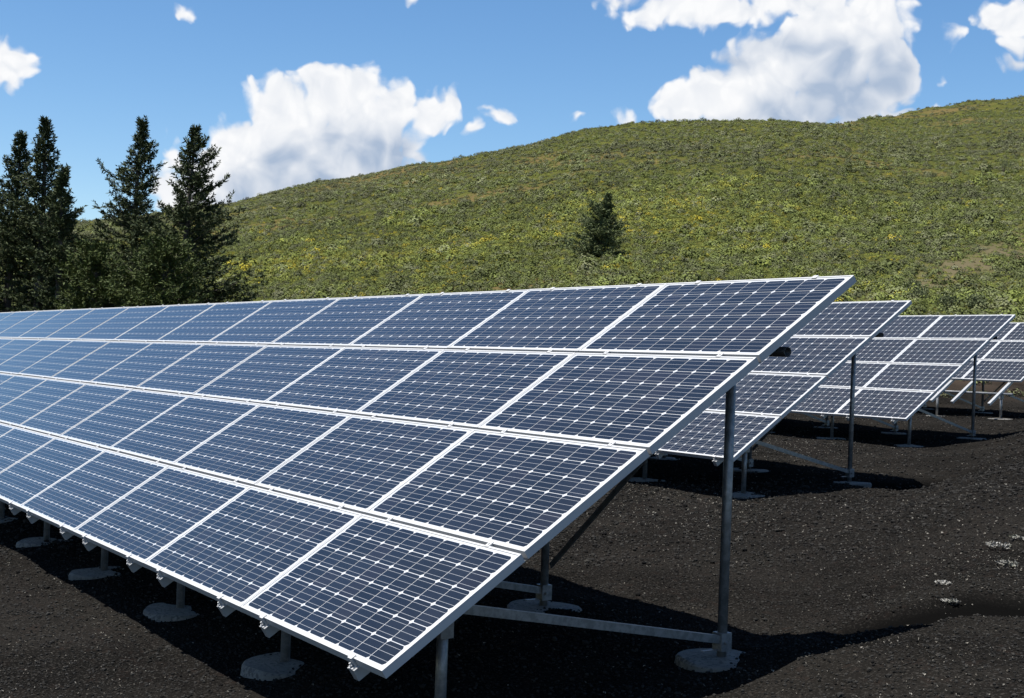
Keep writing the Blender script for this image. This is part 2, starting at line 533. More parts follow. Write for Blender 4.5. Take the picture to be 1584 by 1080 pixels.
# shared meshes; panel space: x along the row (origin at right end), y up the slope (origin at top), z = face normal
def frame_mesh():
    mb = MB(); w = 0.0125
    mb.box((-W, -H, -TH), (0, -H + w, 0)); mb.box((-W, -w, -TH), (0, 0, 0))
    mb.box((-W, -H + w, -TH), (-W + w, -w, 0)); mb.box((-w, -H + w, -TH), (0, -w, 0))
    me = mb.mesh("solar_panel", M_FRAME)
    bm = bmesh.new(); bm.from_mesh(me)
    bmesh.ops.remove_doubles(bm, verts=bm.verts, dist=1e-6)
    bm.to_mesh(me); bm.free()
    return me
def back_mesh():
    mb = MB(); mb.box((-W + 0.012, -H + 0.012, -0.009), (-0.012, -0.012, -0.0035)); return mb.mesh("backsheet", M_BACK)
def cell_outline():
    a, b, c = CU / 2 - 0.0028, CV / 2 - 0.0026, 0.0135
    return [(-a + c, -b), (a - c, -b), (a, -b + c), (a, b - c), (a - c, b), (-a + c, b), (-a, b - c), (-a, -b + c)]
def cell_geo(mb, cx, cy):
    o = cell_outline(); z0, z1 = -0.0035, -0.0024
    n = len(o)
    vs = [(cx + x, cy + y, z1) for x, y in o] + [(cx + x, cy + y, z0) for x, y in o]
    mb.add(vs, [tuple(range(n))] + [(i, i + n, (i + 1) % n + n, (i + 1) % n) for i in range(n)])
def cell_uv(me, ctrs):
    uv = me.uv_layers.new(name="UVMap")
    at = me.attributes.new('cell_rand', 'FLOAT', 'POINT')
    vals = [0.0] * len(me.vertices)
    r = random.Random(3)
    rr = [r.random() for _ in ctrs]
    for p in me.polygons:
        for li in p.loop_indices:
            vi = me.loops[li].vertex_index
            ci = vi // 16
            cx, cy = ctrs[ci]
            co = me.vertices[vi].co
            uv.data[li].uv = ((co.x - cx) / CU + 0.5, (co.y - cy) / CV + 0.5)
    for vi in range(len(vals)): vals[vi] = rr[vi // 16] if len(ctrs) > 1 else 0.0
    at.data.foreach_set('value', vals)
def cell_ctr(i, j): return (-MU - CU * (i + 0.5), -MV - CV * (j + 0.5))
def cell_mesh():
    mb = MB(); cell_geo(mb, 0, 0); me = mb.mesh("solar_cell", M_CELL); cell_uv(me, [(0, 0)]); return me
def grid_mesh():
    mb = MB(); cs = [cell_ctr(i, j) for j in range(NV) for i in range(NU)]
    for c in cs: cell_geo(mb, *c)
    me = mb.mesh("cell_grid", M_CELL); cell_uv(me, cs); return me
ME_FRAME, ME_BACK, ME_CELL, ME_GRID = frame_mesh(), back_mesh(), cell_mesh(), grid_mesh()

RAIL_H, RAIL_W, PIPE_R = 0.068, 0.048, 0.030
RAIL_POS = (0.30, 1.34)
DN = -TH - RAIL_H - PIPE_R          # pipe centre below the panel face
V_REAR, V_FRONT = 0.69, 3.40
sT, cT = math.sin(TILT), math.cos(TILT)
def slope_pt(u, v, n):              # array space -> array-root space (x along row, y back, z up)
    return Vector((u, v * cT - n * sT, v * sT + n * cT))

def rail_mesh(v0, v1):
    mb = MB(); mb.box((-RAIL_W / 2, v1, -TH - RAIL_H), (RAIL_W / 2, v0, -TH - 0.001))
    # open channel lips
    mb.box((-RAIL_W / 2 - 0.012, v1, -TH - 0.008), (-RAIL_W / 2, v0, -TH - 0.002))
    mb.box((RAIL_W / 2, v1, -TH - 0.008), (RAIL_W / 2 + 0.012, v0, -TH - 0.002))
    return mb.mesh("rail", M_RAIL)
def clamp_mesh():
    mb = MB()
    mb.box((-0.017, -0.021, -0.001), (0.017, 0.021, 0.0025))
    mb.box((-0.018, -0.0095, -TH), (0.018, 0.0095, -0.001))
    mb.tube((0, 0, 0.0025), (0, 0, 0.0065), 0.006, n=6)
    return mb.mesh("mid_clamp", M_FRAME)
def end_clamp_mesh():
    mb = MB()
    mb.box((-0.02, -0.020, 0.0008), (0.02, 0.012, 0.004))
    mb.box((-0.02, 0.0012, -TH), (0.02, 0.012, 0.0008))
    mb.box((-0.02, 0.012, -TH), (0.02, 0.034, -TH + 0.004))
    mb.tube((0, 0.022, -TH + 0.004), (0, 0.022, -TH + 0.028), 0.006, n=6)
    mb.tube((0, 0.022, -TH + 0.010), (0, 0.022, -TH + 0.016), 0.011, n=6)
    return mb.mesh("end_clamp", M_FRAME)
ME_MID, ME_END = clamp_mesh(), end_clamp_mesh()

def footing_obj(parent, p, r, seed, gz):
    rr = random.Random(seed)
    lo = parent.location
    gz = -0.002 + sum(ground_z(lo[0] + p.x + r * math.cos(a_), lo[1] + p.y + r * math.sin(a_), False) - lo[2] for a_ in (0, 1.05, 2.1, 3.14, 4.2, 5.2)) / 6
    n = 28; vs = []; prof = ((0.10, 1.10), (0.012, 1.0), (-0.002, 0.95))
    ph = [rr.uniform(0, 6.28) for _ in range(4)]
    def rad(t): return r * (1 + 0.05 * math.sin(2 * t + ph[0]) + 0.035 * math.sin(3 * t + ph[1]) + 0.02 * math.sin(7 * t + ph[2]))
    th = 0.012
    for dz, k in ((-0.12, 1.06), (th - 0.014, 1.0), (th, 0.95)):
        for i in range(n):
            t = 2 * math.pi * i / n
            vs.append((p.x + rad(t) * k * math.cos(t), p.y + rad(t) * k * math.sin(t), gz + dz + (0.006 * math.sin(3 * t + ph[3]) if dz > 0 else 0)))
    vs.append((p.x, p.y, gz + th + 0.012))
    fs = []
    for a in range(2):
        for i in range(n):
            fs.append((a * n + i, a * n + (i + 1) % n, (a + 1) * n + (i + 1) % n, (a + 1) * n + i))
    for i in range(n): fs.append((2 * n + i, 2 * n + (i + 1) % n, 3 * n))
    return mesh_obj("concrete_footing", vs, fs, M_CONC, parent)

def build_array(loc, cols, rows_missing, label, name="solar_array", single_cells=()):
    root = bpy.data.objects.new(name, None)
    COL.objects.link(root)
    root.location = loc
    tag(root, label, 'solar array', 'rows of ground-mounted solar arrays')
    inv = Matrix.Translation(Vector(loc)).inverted()
    R = (TILT, 0, 0)
    rr = random.Random(int(loc[1] * 10) + 5)
    for r in range(4):
        if r in rows_missing: continue
        for c in range(cols):
            jit = rr.uniform(-0.0012, 0.0012)
            p = inst("solar_panel", ME_FRAME, root, slope_pt(-c * PU - 0.001, -r * PV, jit), (TILT + rr.uniform(-0.0012, 0.0012), rr.uniform(-0.0008, 0.0008), 0))
            inst("backsheet", ME_BACK, p)
            if (r, c) in single_cells:
                for j in range(NV):
                    for i in range(NU):
                        x, y = cell_ctr(i, j)
                        inst("solar_cell", ME_CELL, p, (x, y, 0))
            else:
                tag(inst("cell_grid", ME_GRID, p), kind='stuff')
    vend = -4 * PV - 0.012
    me_rail = rail_mesh(0.02, vend)
    vlow = (4 - len(rows_missing)) * PV
    for c in range(cols):
        for ru in RAIL_POS:
            u = -c * PU - ru
            inst("rail", me_rail, root, slope_pt(u, 0, 0), R)
            for r in range(1, 4 - len(rows_missing)):
                inst("mid_clamp", ME_MID, root, slope_pt(u, -r * PV + (PV - H) / 2, 0), R)
            inst("end_clamp", ME_END, root, slope_pt(u, 0, 0), R)
            e = inst("end_clamp", ME_END, root, slope_pt(u, -vlow + (PV - H), 0), (TILT, 0, 0))
            e.rotation_euler = (Matrix.Rotation(TILT, 3, 'X') @ Matrix.Rotation(math.pi, 3, 'Z')).to_euler()
    length = cols * PU
    for r in range(1, 4 - len(rows_missing)):
        mb = MB(); mb.box((-length + 0.01, -0.035, -TH + 0.006), (-0.012, 0.035 - 0.002, -TH + 0.009))
        o = mb.obj("gap_light_blocker", M_GALV, root); o.location = slope_pt(0, -r * PV + (PV - H) / 2, -0.012); o.rotation_euler = R  # strip added under each row gap to keep light lines off the ground
    # long pipes under the rails
    for v, x0, mt in ((V_REAR, -0.07, M_BLACK), (V_FRONT, -0.02 if rows_missing else -0.40, M_GALV)):
        mb = MB()
        a = slope_pt(x0, -v * PV, DN); b = slope_pt(-length + 0.1, -v * PV, DN)
        n = 18
        vs = []; 
        for xx, k in ((a.x, 1), (b.x, 1)):
            for i in range(n):
                t = 2 * math.pi * i / n
                vs.append((xx, a.y + PIPE_R * math.cos(t), a.z + PIPE_R * math.sin(t)))
        for i in range(n):
            t = 2 * math.pi * i / n
            vs.append((a.x, a.y + 0.024 * math.cos(t), a.z + 0.024 * math.sin(t)))
        for i in range(n):
            t = 2 * math.pi * i / n
            vs.append((a.x - 0.35, a.y + 0.024 * math.cos(t), a.z + 0.024 * math.sin(t)))
        fs = []
        for i in range(n):
            j = (i + 1) % n
            fs += [(i, j, n + j, n + i), (i, 2 * n + i, 2 * n + j, j), (2 * n + i, 3 * n + i, 3 * n + j, 2 * n + j)]
        fs.append(tuple(range(3 * n, 4 * n)))
        mb.add(vs, fs)
        mb.obj("support_pipe", mt, root, 30)
    # posts, footings and braces
    npost = int((length - 0.5) / 1.83) + 1
    feet = []
    for k in range(npost):
        ur, uf = -0.52 - 1.83 * k, -0.33 - 1.83 * k
        if uf < -length + 0.1: break
        pr = slope_pt(0, -V_REAR * PV, DN); pr.x = ur
        pf = slope_pt(0, -V_FRONT * PV, DN); pf.x = uf
        gr = ground_z(loc[0] + ur, loc[1] + pr.y, False) - loc[2]
        gf = ground_z(loc[0] + uf, loc[1] + pf.y, False) - loc[2]
        mb = MB(); mb.tube((ur, pr.y, gr + 0.0), (ur, pr.y, pr.z - 0.005), 0.030, n=16); mb.obj("rear_post", M_GALV, root, 30)
        mb = MB(); mb.tube((uf, pf.y, gf + 0.0), (uf, pf.y, pf.z - 0.005), 0.030, n=16); mb.obj("front_post", M_GALV, root, 30)
        for p_, g_ in ((Vector((ur, pr.y, 0)), gr), (Vector((uf, pf.y, 0)), gf)):
            footing_obj(root, p_, 0.275, k * 7 + int(loc[1] * 3) + (1 if g_ == gr else 2), g_)
            # pipe saddle
        for p_ in (pr, pf):
            mb = MB()
            mb.box((p_.x - 0.045, p_.y - 0.038, p_.z - 0.13), (p_.x + 0.045, p_.y + 0.038, p_.z - 0.032))
            mb.obj("saddle_bracket", M_GALV, root)
        # foot bracket and diagonal strut from rear foot to front pipe
        mb = MB()
        mb.box((ur - 0.040, pr.y - 0.042, gr + 0.055), (ur + 0.040, pr.y + 0.042, gr + 0.165))
        mb.tube((ur + 0.04, pr.y - 0.015, gr + 0.11), (ur + 0.062, pr.y - 0.015, gr + 0.11), 0.011, n=6)
        mb.box((ur - 0.012, pr.y - 0.16, gr + 0.058), (ur + 0.012, pr.y - 0.042, gr + 0.066))
        mb.obj("foot_bracket", M_GALV, root)
        mb = MB()
        a = Vector((ur + 0.02, pr.y - 0.03, gr + 0.125)); b = Vector((uf + 0.05, pf.y + 0.05, pf.z + 0.02))
        mb.bar(a, b, 0.006, 0.048)
        mb.bar(a + Vector((-0.022, 0, 0.021)), b + Vector((-0.022, 0, 0.021)), 0.044, 0.006)
        mb.obj("diagonal_strut", M_GALV, root)
        feet.append((ur, pr, gr))
    if len(feet) > 1:
        (u0, p0, g0), (u1, p1, g1) = feet[0], feet[1]
        mb = MB()
        mb.bar((u1 + 0.02, p1.y + 0.036, g1 + 0.30), (u0 - 0.02, p0.y + 0.036, p0.z - 0.03), 0.008, 0.042)
        mb.obj("cross_brace", M_GALV, root)
    return root

NEAR5 = {(3, 0), (2, 0), (1, 0), (0, 0), (3, 1)}
O1 = (0.0, 0.0, ZO)
O2 = (-5.81, 7.90, 0.382 + ZO)
O3 = (-9.94, 16.23, 0.634 + ZO)
O4 = (-13.65, 24.33, 0.858 + ZO)
build_array(O1, 16, (), "long near array of blue solar panels in white frames, largest in the foreground", single_cells=NEAR5)
build_array(O2, 7, (), "solar array just behind the right end of the large foreground array")
build_array(O3, 6, (), "solar array third from the camera, showing two columns of panels")
build_array(O4, 5, (3,), "farthest solar array at right edge, lowest panel row missing and rails bare")

# ------------------------------------------------------------------ foliage materials
def mat_leaf(name, ca, cb, cc=None, rough=0.7, attr=False):
    mt, t, b = new_mat(name)
    oi = t.node('ShaderNodeObjectInfo')
    geo = t.node('ShaderNodeNewGeometry')
    n = t.noise(geo.outputs['Position'], 2.2, 3)
    r = t.math('FRACT', t.math('ADD', geo.outputs['Random Per Island'], 0.0))
    c = t.mix(r, ca, cb)
    if cc is not None: c = t.mix(t.ramp(n, 0.5, 0.72), c, cc)
    t.put(b.inputs['Base Color'], c)
    b.inputs['Roughness'].default_value = rough
    b.inputs['Specular IOR Level'].default_value = 0.2
    return mt
def mat_bark():
    mt, t, b = new_mat("bark")
    tc = t.node('ShaderNodeTexCoord')
    n = t.noise(tc.outputs['Object'], 8.0, 5)
    t.put(b.inputs['Base Color'], t.mix(n, C4(0.045, 0.035, 0.028), C4(0.12, 0.10, 0.085)))
    b.inputs['Roughness'].default_value = 0.95
    return mt
M_BARK = mat_bark()
M_FIR = mat_leaf("fir_needles", C4(0.0225, 0.03408, 0.01375), C4(0.06, 0.07384, 0.025), C4(0.042, 0.0568, 0.0225))
M_FIR2 = mat_leaf("young_fir_needles", C4(0.03089, 0.04776, 0.01053), C4(0.06589, 0.08248, 0.0193), C4(0.04736, 0.06296, 0.0158))
M_JUN = mat_leaf("juniper_foliage", C4(0.04455, 0.06518, 0.027), C4(0.1114, 0.1304, 0.05063), C4(0.08104, 0.09584, 0.04388))

# ------------------------------------------------------------------ conifers
def conifer(name, label, px, top_y, d, half_w, seed, mat, base_px=None, dens=1.0, lean=0.0, group='conifers beside the arrays', flat=0.0, bushy=0.0, side=0.0):
    """px, top_y: where its tip is sighted; d: distance ahead of the camera; half_w: crown half width in metres"""
    rr = random.Random(seed)
    bx = (px if base_px is None else base_px)
    def at(pxx, dd):
        v = RIGHT * ((pxx - CX) / F) + FWD
        v = Vector((v.x, v.y, 0)); v *= dd / v.dot(FH)
        return CAMLOC.x + v.x, CAMLOC.y + v.y
    x, y = at(bx, d)
    z = ground_z(x, y)
    v = RIGHT * ((px - CX) / F) + DOWN * ((top_y - CY) / F) + FWD
    Ht = CAMLOC.z + v.z / v.dot(FH) * d - z
    root = bpy.data.objects.new(name, None); COL.objects.link(root)
    root.location = (x, y, z - 0.05)
    tag(root, label, 'tree', group)
    tx, ty = at(px, d); tip = Vector((tx - x, ty - y, Ht))
    def axis(h):                                    # trunk axis at relative height
        w = 0.10 * math.sin(h * 5 + seed) * h
        return Vector((tip.x * h * h + w * 0.6, tip.y * h * h + w, Ht * h))
    tr = MB(); R0 = 0.020 * Ht + 0.03
    for i in range(9):
        a, b = i / 9, (i + 1) / 9
        tr.tube(axis(a), axis(b), R0 * (1 - a) ** 0.9 + 0.012, R0 * (1 - b) ** 0.9 + 0.012, n=7, cap=False)
    tr.obj("trunk", M_BARK, root)
    li = MB(); V = []; Fc = []
    def needle(p, dirn, ln, wd):
        side_ = dirn.cross(Vector((rr.gauss(0, 1), rr.gauss(0, 1), rr.gauss(0, 1))))
        if side_.length < 1e-5: return
        side_ = side_.normalized() * wd
        k = len(V)
        q = p + dirn * ln
        mid = p + dirn * ln * 0.55
        V.extend(((p.x, p.y, p.z), (mid.x + side_.x, mid.y + side_.y, mid.z + side_.z), (q.x, q.y, q.z), (mid.x - side_.x, mid.y - side_.y, mid.z - side_.z)))
        Fc.append((k, k + 1, k + 2, k + 3))
    nb = int(235 * dens * (Ht / 9.0))
    phase = [rr.uniform(0, 6.28) for _ in range(5)]
    for i in range(nb):
        h = (i + rr.random()) / nb
        h = 0.03 + 0.965 * h ** (0.92 + 0.3 * bushy)
        az = rr.uniform(0, 6.2832)
        prof = (1 - h) ** (0.86 - 0.35 * bushy) * (0.8 + 0.2 * min(1.0, h / 0.12))
        irr = 0.78 + 0.22 * math.sin(h * 23 + phase[0] + 2 * az) + 0.18 * math.sin(h * 9 + phase[1] + az) + rr.uniform(-0.28, 0.25)
        if rr.random() < 0.06: irr += 0.38
        dirh = Vector((math.cos(az), math.sin(az), 0))
        sd = dirh.dot(Vector((RIGHT.x, RIGHT.y, 0)))
        L = max(0.16, half_w * prof * max(0.3, irr) * (1 + side * sd)) + 0.12 * (1 - h)
        el0 = -0.24 + 0.75 * h + rr.uniform(-0.16, 0.16)
        a = axis(h)
        pts = [a]
        cur = a.copy(); ns = 5
        for s in range(ns):
            e = el0 + (s / ns) * (0.42 + 0.25 * rr.random())
            cur = cur + (dirh * math.cos(e) + Vector((0, 0, math.sin(e)))) * (L / ns)
            dirh = (dirh + Vector((rr.gauss(0, .10), rr.gauss(0, .10), 0))).normalized()
            pts.append(cur.copy())
        rb = 0.010 + 0.022 * (1 - h) * (Ht / 9)
        for s in range(ns):
            li.tube(pts[s], pts[s + 1], rb * (1 - s / ns) + 0.004, rb * (1 - (s + 1) / ns) + 0.004, n=4, cap=False)
        ncl = max(4, int(L * 9.5))
        for c in range(ncl):
            t = 0.16 + 0.84 * (c + rr.random()) / ncl
            s = min(ns - 1, int(t * ns)); ft = t * ns - s
            p = pts[s].lerp(pts[s + 1], ft)
            bd = (pts[s + 1] - pts[s]).normalized()
            sidev = bd.cross(Vector((0, 0, 1))).normalized()
            spread = 0.30 * L * (1 - t * 0.72) * 0.8 + 0.10
            p = p + sidev * rr.gauss(0, 0.42) * spread + Vector((0, 0, rr.uniform(-0.12, 0.05)))
            cd_ = (bd + sidev * rr.gauss(0, 0.7) + Vector((0, 0, rr.uniform(-0.35, 0.35)))).normalized()
            sz = rr.uniform(0.75, 1.25)
            for n_ in range(11):
                dv = (cd_ * 0.75 + Vector((rr.gauss(0, .55), rr.gauss(0, .55), rr.gauss(0, .42)))).normalized()
                needle(p + cd_ * rr.uniform(-0.10, 0.12), dv, rr.uniform(0.11, 0.23) * sz, rr.uniform(0.016, 0.032) * sz)
    for n_ in range(40):
        h = rr.uniform(0.94, 1.0); p = axis(h)
        dv = Vector((rr.gauss(0, .6), rr.gauss(0, .6), 0.9)).normalized()
        needle(p, dv, rr.uniform(0.12, 0.25), 0.03)
    li.obj("limbs", M_BARK, root)
    mesh_obj("crown", V, Fc, mat, root)
    return root

TD = 58.0
conifer("fir_tree", "tall dark conifer cut off by the left edge of the picture", 22, 205, TD + 1, 3.3, 11, M_FIR, base_px=8)
conifer("fir_tree", "tallest dark conifer of the clump at the left edge", 62, 183, TD, 3.3, 12, M_FIR, base_px=55)
conifer("fir_tree", "shorter dark conifer on the right flank of the left clump", 92, 260, TD - 2, 2.8, 13, M_FIR, base_px=85, dens=1.05)
conifer("fir_tree", "slim tall conifer standing apart between the left clump and the cloud", 208, 184, TD, 3.7, 14, M_FIR, base_px=202, dens=0.92)
conifer("fir_tree", "broad open-branched conifer in front of the white cloud", 288, 196, TD - 1, 4.3, 15, M_FIR, base_px=282, dens=1.0, side=0.12)
conifer("fir_tree", "small bushy light green conifer left of the slim tall one", 142, 378, TD - 5, 2.9, 16, M_FIR2, bushy=0.9, dens=1.5)
conifer("fir_tree", "low bushy green conifer in front of the two tall ones", 245, 372, TD - 6, 3.6, 17, M_FIR2, bushy=0.9, dens=1.5)
conifer("juniper_tree", "lone dark juniper on the open green hillside", 934, 302, 82.0, 2.3, 18, M_JUN, base_px=922, bushy=0.0, dens=2.0, side=-0.2, group=None)

# ------------------------------------------------------------------ scattered cover: hill shrubs, cinders, debris
def mat_shrub():
    mt, t, b = new_mat("sagebrush_leaves")
    at = t.node('ShaderNodeAttribute', attribute_name='tint', attribute_type='INSTANCER')
    at2 = t.node('ShaderNodeAttribute', attribute_name='bright', attribute_type='INSTANCER')
    geo = t.node('ShaderNodeNewGeometry')
    cr = t.node('ShaderNodeValToRGB')
    els = cr.color_ramp.elements
    els[0].position = 0.0; els[0].color = C4(0.1417, 0.1449, 0.0783)      # grey sage
    els[1].position = 1.0; els[1].color = C4(0.3149, 0.2561, 0.02534)         # yellow bloom
    for p, c in ((0.30, C4(0.1116, 0.132, 0.04146)), (0.55, C4(0.1353, 0.1588, 0.03686)), (0.78, C4(0.1706, 0.1818, 0.03455)), (0.92, C4(0.21, 0.1986, 0.03224))):
        e = els.new(p); e.color = c
    t.put(cr.inputs[0], at.outputs['Fac'])
    r = t.math('ADD', 0.72, t.math('MULTIPLY', geo.outputs['Random Per Island'], 0.56))
    c = t.mix(1.0, cr.outputs[0], cr.outputs[0])
    sc = t.vmath('MULTIPLY', c, None)
    k = t.math('MULTIPLY', r, at2.outputs['Fac'])
    cc = t.scale(c, k)
    t.put(b.inputs['Base Color'], cc)
    b.inputs['Roughness'].default_value = 0.8
    b.inputs['Specular IOR Level'].default_value = 0.15
    return mt
M_SHRUB = mat_shrub()

def shrub_source(name, seed, nleaf, squash, spike):
    rr = random.Random(seed); V = []; Fc = []
    for i in range(nleaf):
        az = rr.uniform(0, 6.2832); e = math.asin(rr.uniform(0.02, 1.0))
        r = rr.uniform(0.62, 1.0) * (1 + 0.18 * math.sin(3 * az + seed) + 0.12 * math.sin(5 * az))
        n = Vector((math.cos(az) * math.cos(e), math.sin(az) * math.cos(e), math.sin(e)))
        p = Vector((n.x * r, n.y * r, n.z * r * squash))
        nn_ = (n + Vector((rr.gauss(0, .28), rr.gauss(0, .28), 0.12 + rr.gauss(0, .22)))).normalized()
        dv = nn_.cross(Vector((rr.gauss(0, 1), rr.gauss(0, 1), rr.gauss(0, 1)))).normalized()
        sv = nn_.cross(dv)
        dv = (dv + n * spike).normalized()
        ln, wd = rr.uniform(0.20, 0.40), rr.uniform(0.07, 0.13)
        k = len(V)
        a, q = p - dv * ln * 0.5, p + dv * ln * 0.5
        V += [tuple(a), tuple(p + sv * wd), tuple(q), tuple(p - sv * wd)]
        Fc.append((k, k + 1, k + 2, k + 3))
    return mesh_obj(name, V, Fc, M_SHRUB, None, link=False)

def stone_source(name, seed, mat):
    bm = bmesh.new()
    bmesh.ops.create_icosphere(bm, subdivisions=1, radius=1.0)
    rr = random.Random(seed)
    sx, sy, sz = rr.uniform(0.8, 1.25), rr.uniform(0.7, 1.0), rr.uniform(0.5, 0.8)
    for v in bm.verts:
        k = rr.uniform(0.72, 1.15)
        v.co = Vector((v.co.x * sx, v.co.y * sy, v.co.z * sz)) * k
    me = bpy.data.meshes.new(name); bm.to_mesh(me); bm.free()
    me.materials.append(mat)
    return bpy.data.objects.new(name, me)

def chip_source(name, seed, mat, long_=1.0):
    rr = random.Random(seed); V = []; Fc = []
    for i in range(5):
        dv = Vector((rr.gauss(0, 1), rr.gauss(0, 1), abs(rr.gauss(0, .45)))).normalized()
        p = Vector((rr.gauss(0, .35), rr.gauss(0, .35), abs(rr.gauss(0, .2))))
        sv = dv.cross(Vector((rr.gauss(0, .4), rr.gauss(0, .4), 1))).normalized()
        ln, wd = rr.uniform(0.6, 1.2) * long_, rr.uniform(0.14, 0.30)
        k = len(V)
        V += [tuple(p - dv * ln * .5), tuple(p + sv * wd), tuple(p + dv * ln * .5 + Vector((0, 0, .1))), tuple(p - sv * wd)]
        Fc.append((k, k + 1, k + 2, k + 3))
    return mesh_obj(name, V, Fc, mat, None, link=False)

def scatter(name, pts, attrs, sources, label, cat):
    """pts: list of positions; attrs: dict of per-point lists (scale, rot, pick, tint, bright)"""
    me = bpy.data.meshes.new(name)
    me.from_pydata(pts, [], [])
    for k, vals in attrs.items():
        typ = 'INT' if k == 'pick' else 'FLOAT'
        a = me.attributes.new(k, typ, 'POINT'); a.data.foreach_set('value', vals)
    o = bpy.data.objects.new(name, me); COL.objects.link(o)
    tag(o, label, cat, None, 'stuff')
    sc = bpy.data.collections.new(name + "_pieces")
    for s in sources: sc.objects.link(s)
    ng = bpy.data.node_groups.new(name + "_nodes", 'GeometryNodeTree')
    ng.interface.new_socket("Geometry", in_out='INPUT', socket_type='NodeSocketGeometry')
    ng.interface.new_socket("Geometry", in_out='OUTPUT', socket_type='NodeSocketGeometry')
    n = ng.nodes; l = ng.links
    gi = n.new('NodeGroupInput'); go = n.new('NodeGroupOutput')
    ci = n.new('GeometryNodeCollectionInfo'); ci.inputs[0].default_value = sc
    ci.inputs['Separate Children'].default_value = True
    ci.inputs['Reset Children'].default_value = True
    ip = n.new('GeometryNodeInstanceOnPoints')
    ip.inputs['Pick Instance'].default_value = True
    def named(nm, typ):
        a = n.new('GeometryNodeInputNamedAttribute'); a.data_type = typ; a.inputs[0].default_value = nm; return a.outputs[0]
    m2p = n.new('GeometryNodeMeshToPoints')
    l.new(gi.outputs[0], m2p.inputs[0])
    l.new(m2p.outputs[0], ip.inputs['Points'])
    l.new(ci.outputs[0], ip.inputs['Instance'])
    l.new(named('pick', 'INT'), ip.inputs['Instance Index'])
    cx = n.new('ShaderNodeCombineXYZ')
    l.new(named('rot', 'FLOAT'), cx.inputs[2])
    if 'tiltx' in attrs: l.new(named('tiltx', 'FLOAT'), cx.inputs[0])
    er = n.new('FunctionNodeEulerToRotation'); l.new(cx.outputs[0], er.inputs[0])
    l.new(er.outputs[0], ip.inputs['Rotation'])
    l.new(named('scale', 'FLOAT'), ip.inputs['Scale'])
    l.new(ip.outputs[0], go.inputs[0])
    md = o.modifiers.new("scatter", 'NODES'); md.node_group = ng
    return o

def build_shrubs():
    rr = random.Random(21)
    src = [shrub_source("shrub_%d" % i, 30 + i, 100, 0.80 + 0.08 * (i % 3), 0.25 * (i % 2)) for i in range(5)]
    P, sc, rot, pick, tint, br = [], [], [], [], [], []
    d = 37.0
    tries = 0
    N = 52000
    while len(P) < N and tries < N * 4:
        tries += 1
        # uniform over the ground area of the view wedge
        d = math.sqrt(rr.uniform(36.5 ** 2, 270.0 ** 2)) if rr.random() < 0.62 else rr.uniform(37, 130)
        if d > 200 and rr.random() < 0.35: continue
        tl = rr.uniform(-0.47, 0.52)
        l = tl * d
        x = CAMLOC.x + FH.x * d + RH.x * l; y = CAMLOC.y + FH.y * d + RH.y * l
        n1 = nz(x, y, 16.0, 2.5); n2 = nz(x, y, 5.0, 4.1); n3 = nz(x, y, 38.0, 8.8)
        px = CX + F * tl
        near = 1 - sst(44, 62, d)
        if d < 50 + 4 * n2 + 5 * n1 and rr.random() < 0.93: continue
        if rr.random() < min(0.85, 0.9 * trail_fac(x, y)): continue
        if n1 + 0.6 * n2 < -0.55 and rr.random() < 0.75: continue
        s = rr.uniform(0.17, 0.40) * (1 + 0.30 * n2)
        if rr.random() < 0.07: s *= 1.7
        s *= 1.0 + 0.25 * sst(80, 150, d) - 0.35 * sst(160, 200, d)
        z = ground_z(x, y, False)
        # low slope left of centre is yellower, foot and heights greyer
        yel = math.exp(-((d - 98) / 28) ** 2) * (1 - sst(1000, 1500, px) * 0.65) * sst(-100, 300, px)
        tt = 0.20 + 0.40 * yel + 0.22 * n1 + 0.20 * n2 + rr.gauss(0, 0.15) - 0.22 * near + 0.16 * n3 - 0.16 * sst(110, 180, d)
        if rr.random() < 0.012 + 0.09 * yel * max(0.0, n2 + 0.5): tt = rr.uniform(0.85, 1.0)
        if rr.random() < 0.20 + 0.25 * sst(120, 190, d): tt = rr.uniform(0.0, 0.2)
        P.append((x, y, z - 0.03)); sc.append(s); rot.append(rr.uniform(0, 6.28)); pick.append(rr.randrange(5))
        tint.append(max(0.0, min(1.0, tt))); br.append(rr.uniform(0.45, 1.05) * (1 + 0.40 * n2 + 0.35 * n1))
    # low grass tufts between the bushes, where the slope is near enough to show them
    while len(P) < N + 80000:
        d = math.sqrt(rr.uniform(50.0 ** 2, 215.0 ** 2)) if rr.random() < 0.55 else rr.uniform(50, 120)
        tl = rr.uniform(-0.45, 0.50)
        x = CAMLOC.x + FH.x * d + RH.x * tl * d; y = CAMLOC.y + FH.y * d + RH.y * tl * d
        if rr.random() < min(0.7, 0.8 * trail_fac(x, y)): continue
        P.append((x, y, ground_z(x, y, False) - 0.02)); sc.append(rr.uniform(0.08, 0.19) * (1 + 0.5 * sst(80, 200, d))); rot.append(rr.uniform(0, 6.28)); pick.append(rr.randrange(5))
        n4 = nz(x, y, 11.0, 1.9); tint.append(max(0.0, min(1.0, 0.52 + 0.28 * n4 + rr.gauss(0, 0.15) - 0.22 * sst(110, 190, d) + 0.26 * math.exp(-((d - 100) / 28) ** 2) * (1 - 0.7 * sst(900, 1450, CX + F * tl))))); br.append(rr.uniform(0.75, 1.2))
    scatter("sagebrush_cover", P, dict(scale=sc, rot=rot, pick=pick, tint=tint, bright=br), src,
            "low green and yellow sagebrush covering the whole hillside", "shrubs")
build_shrubs()

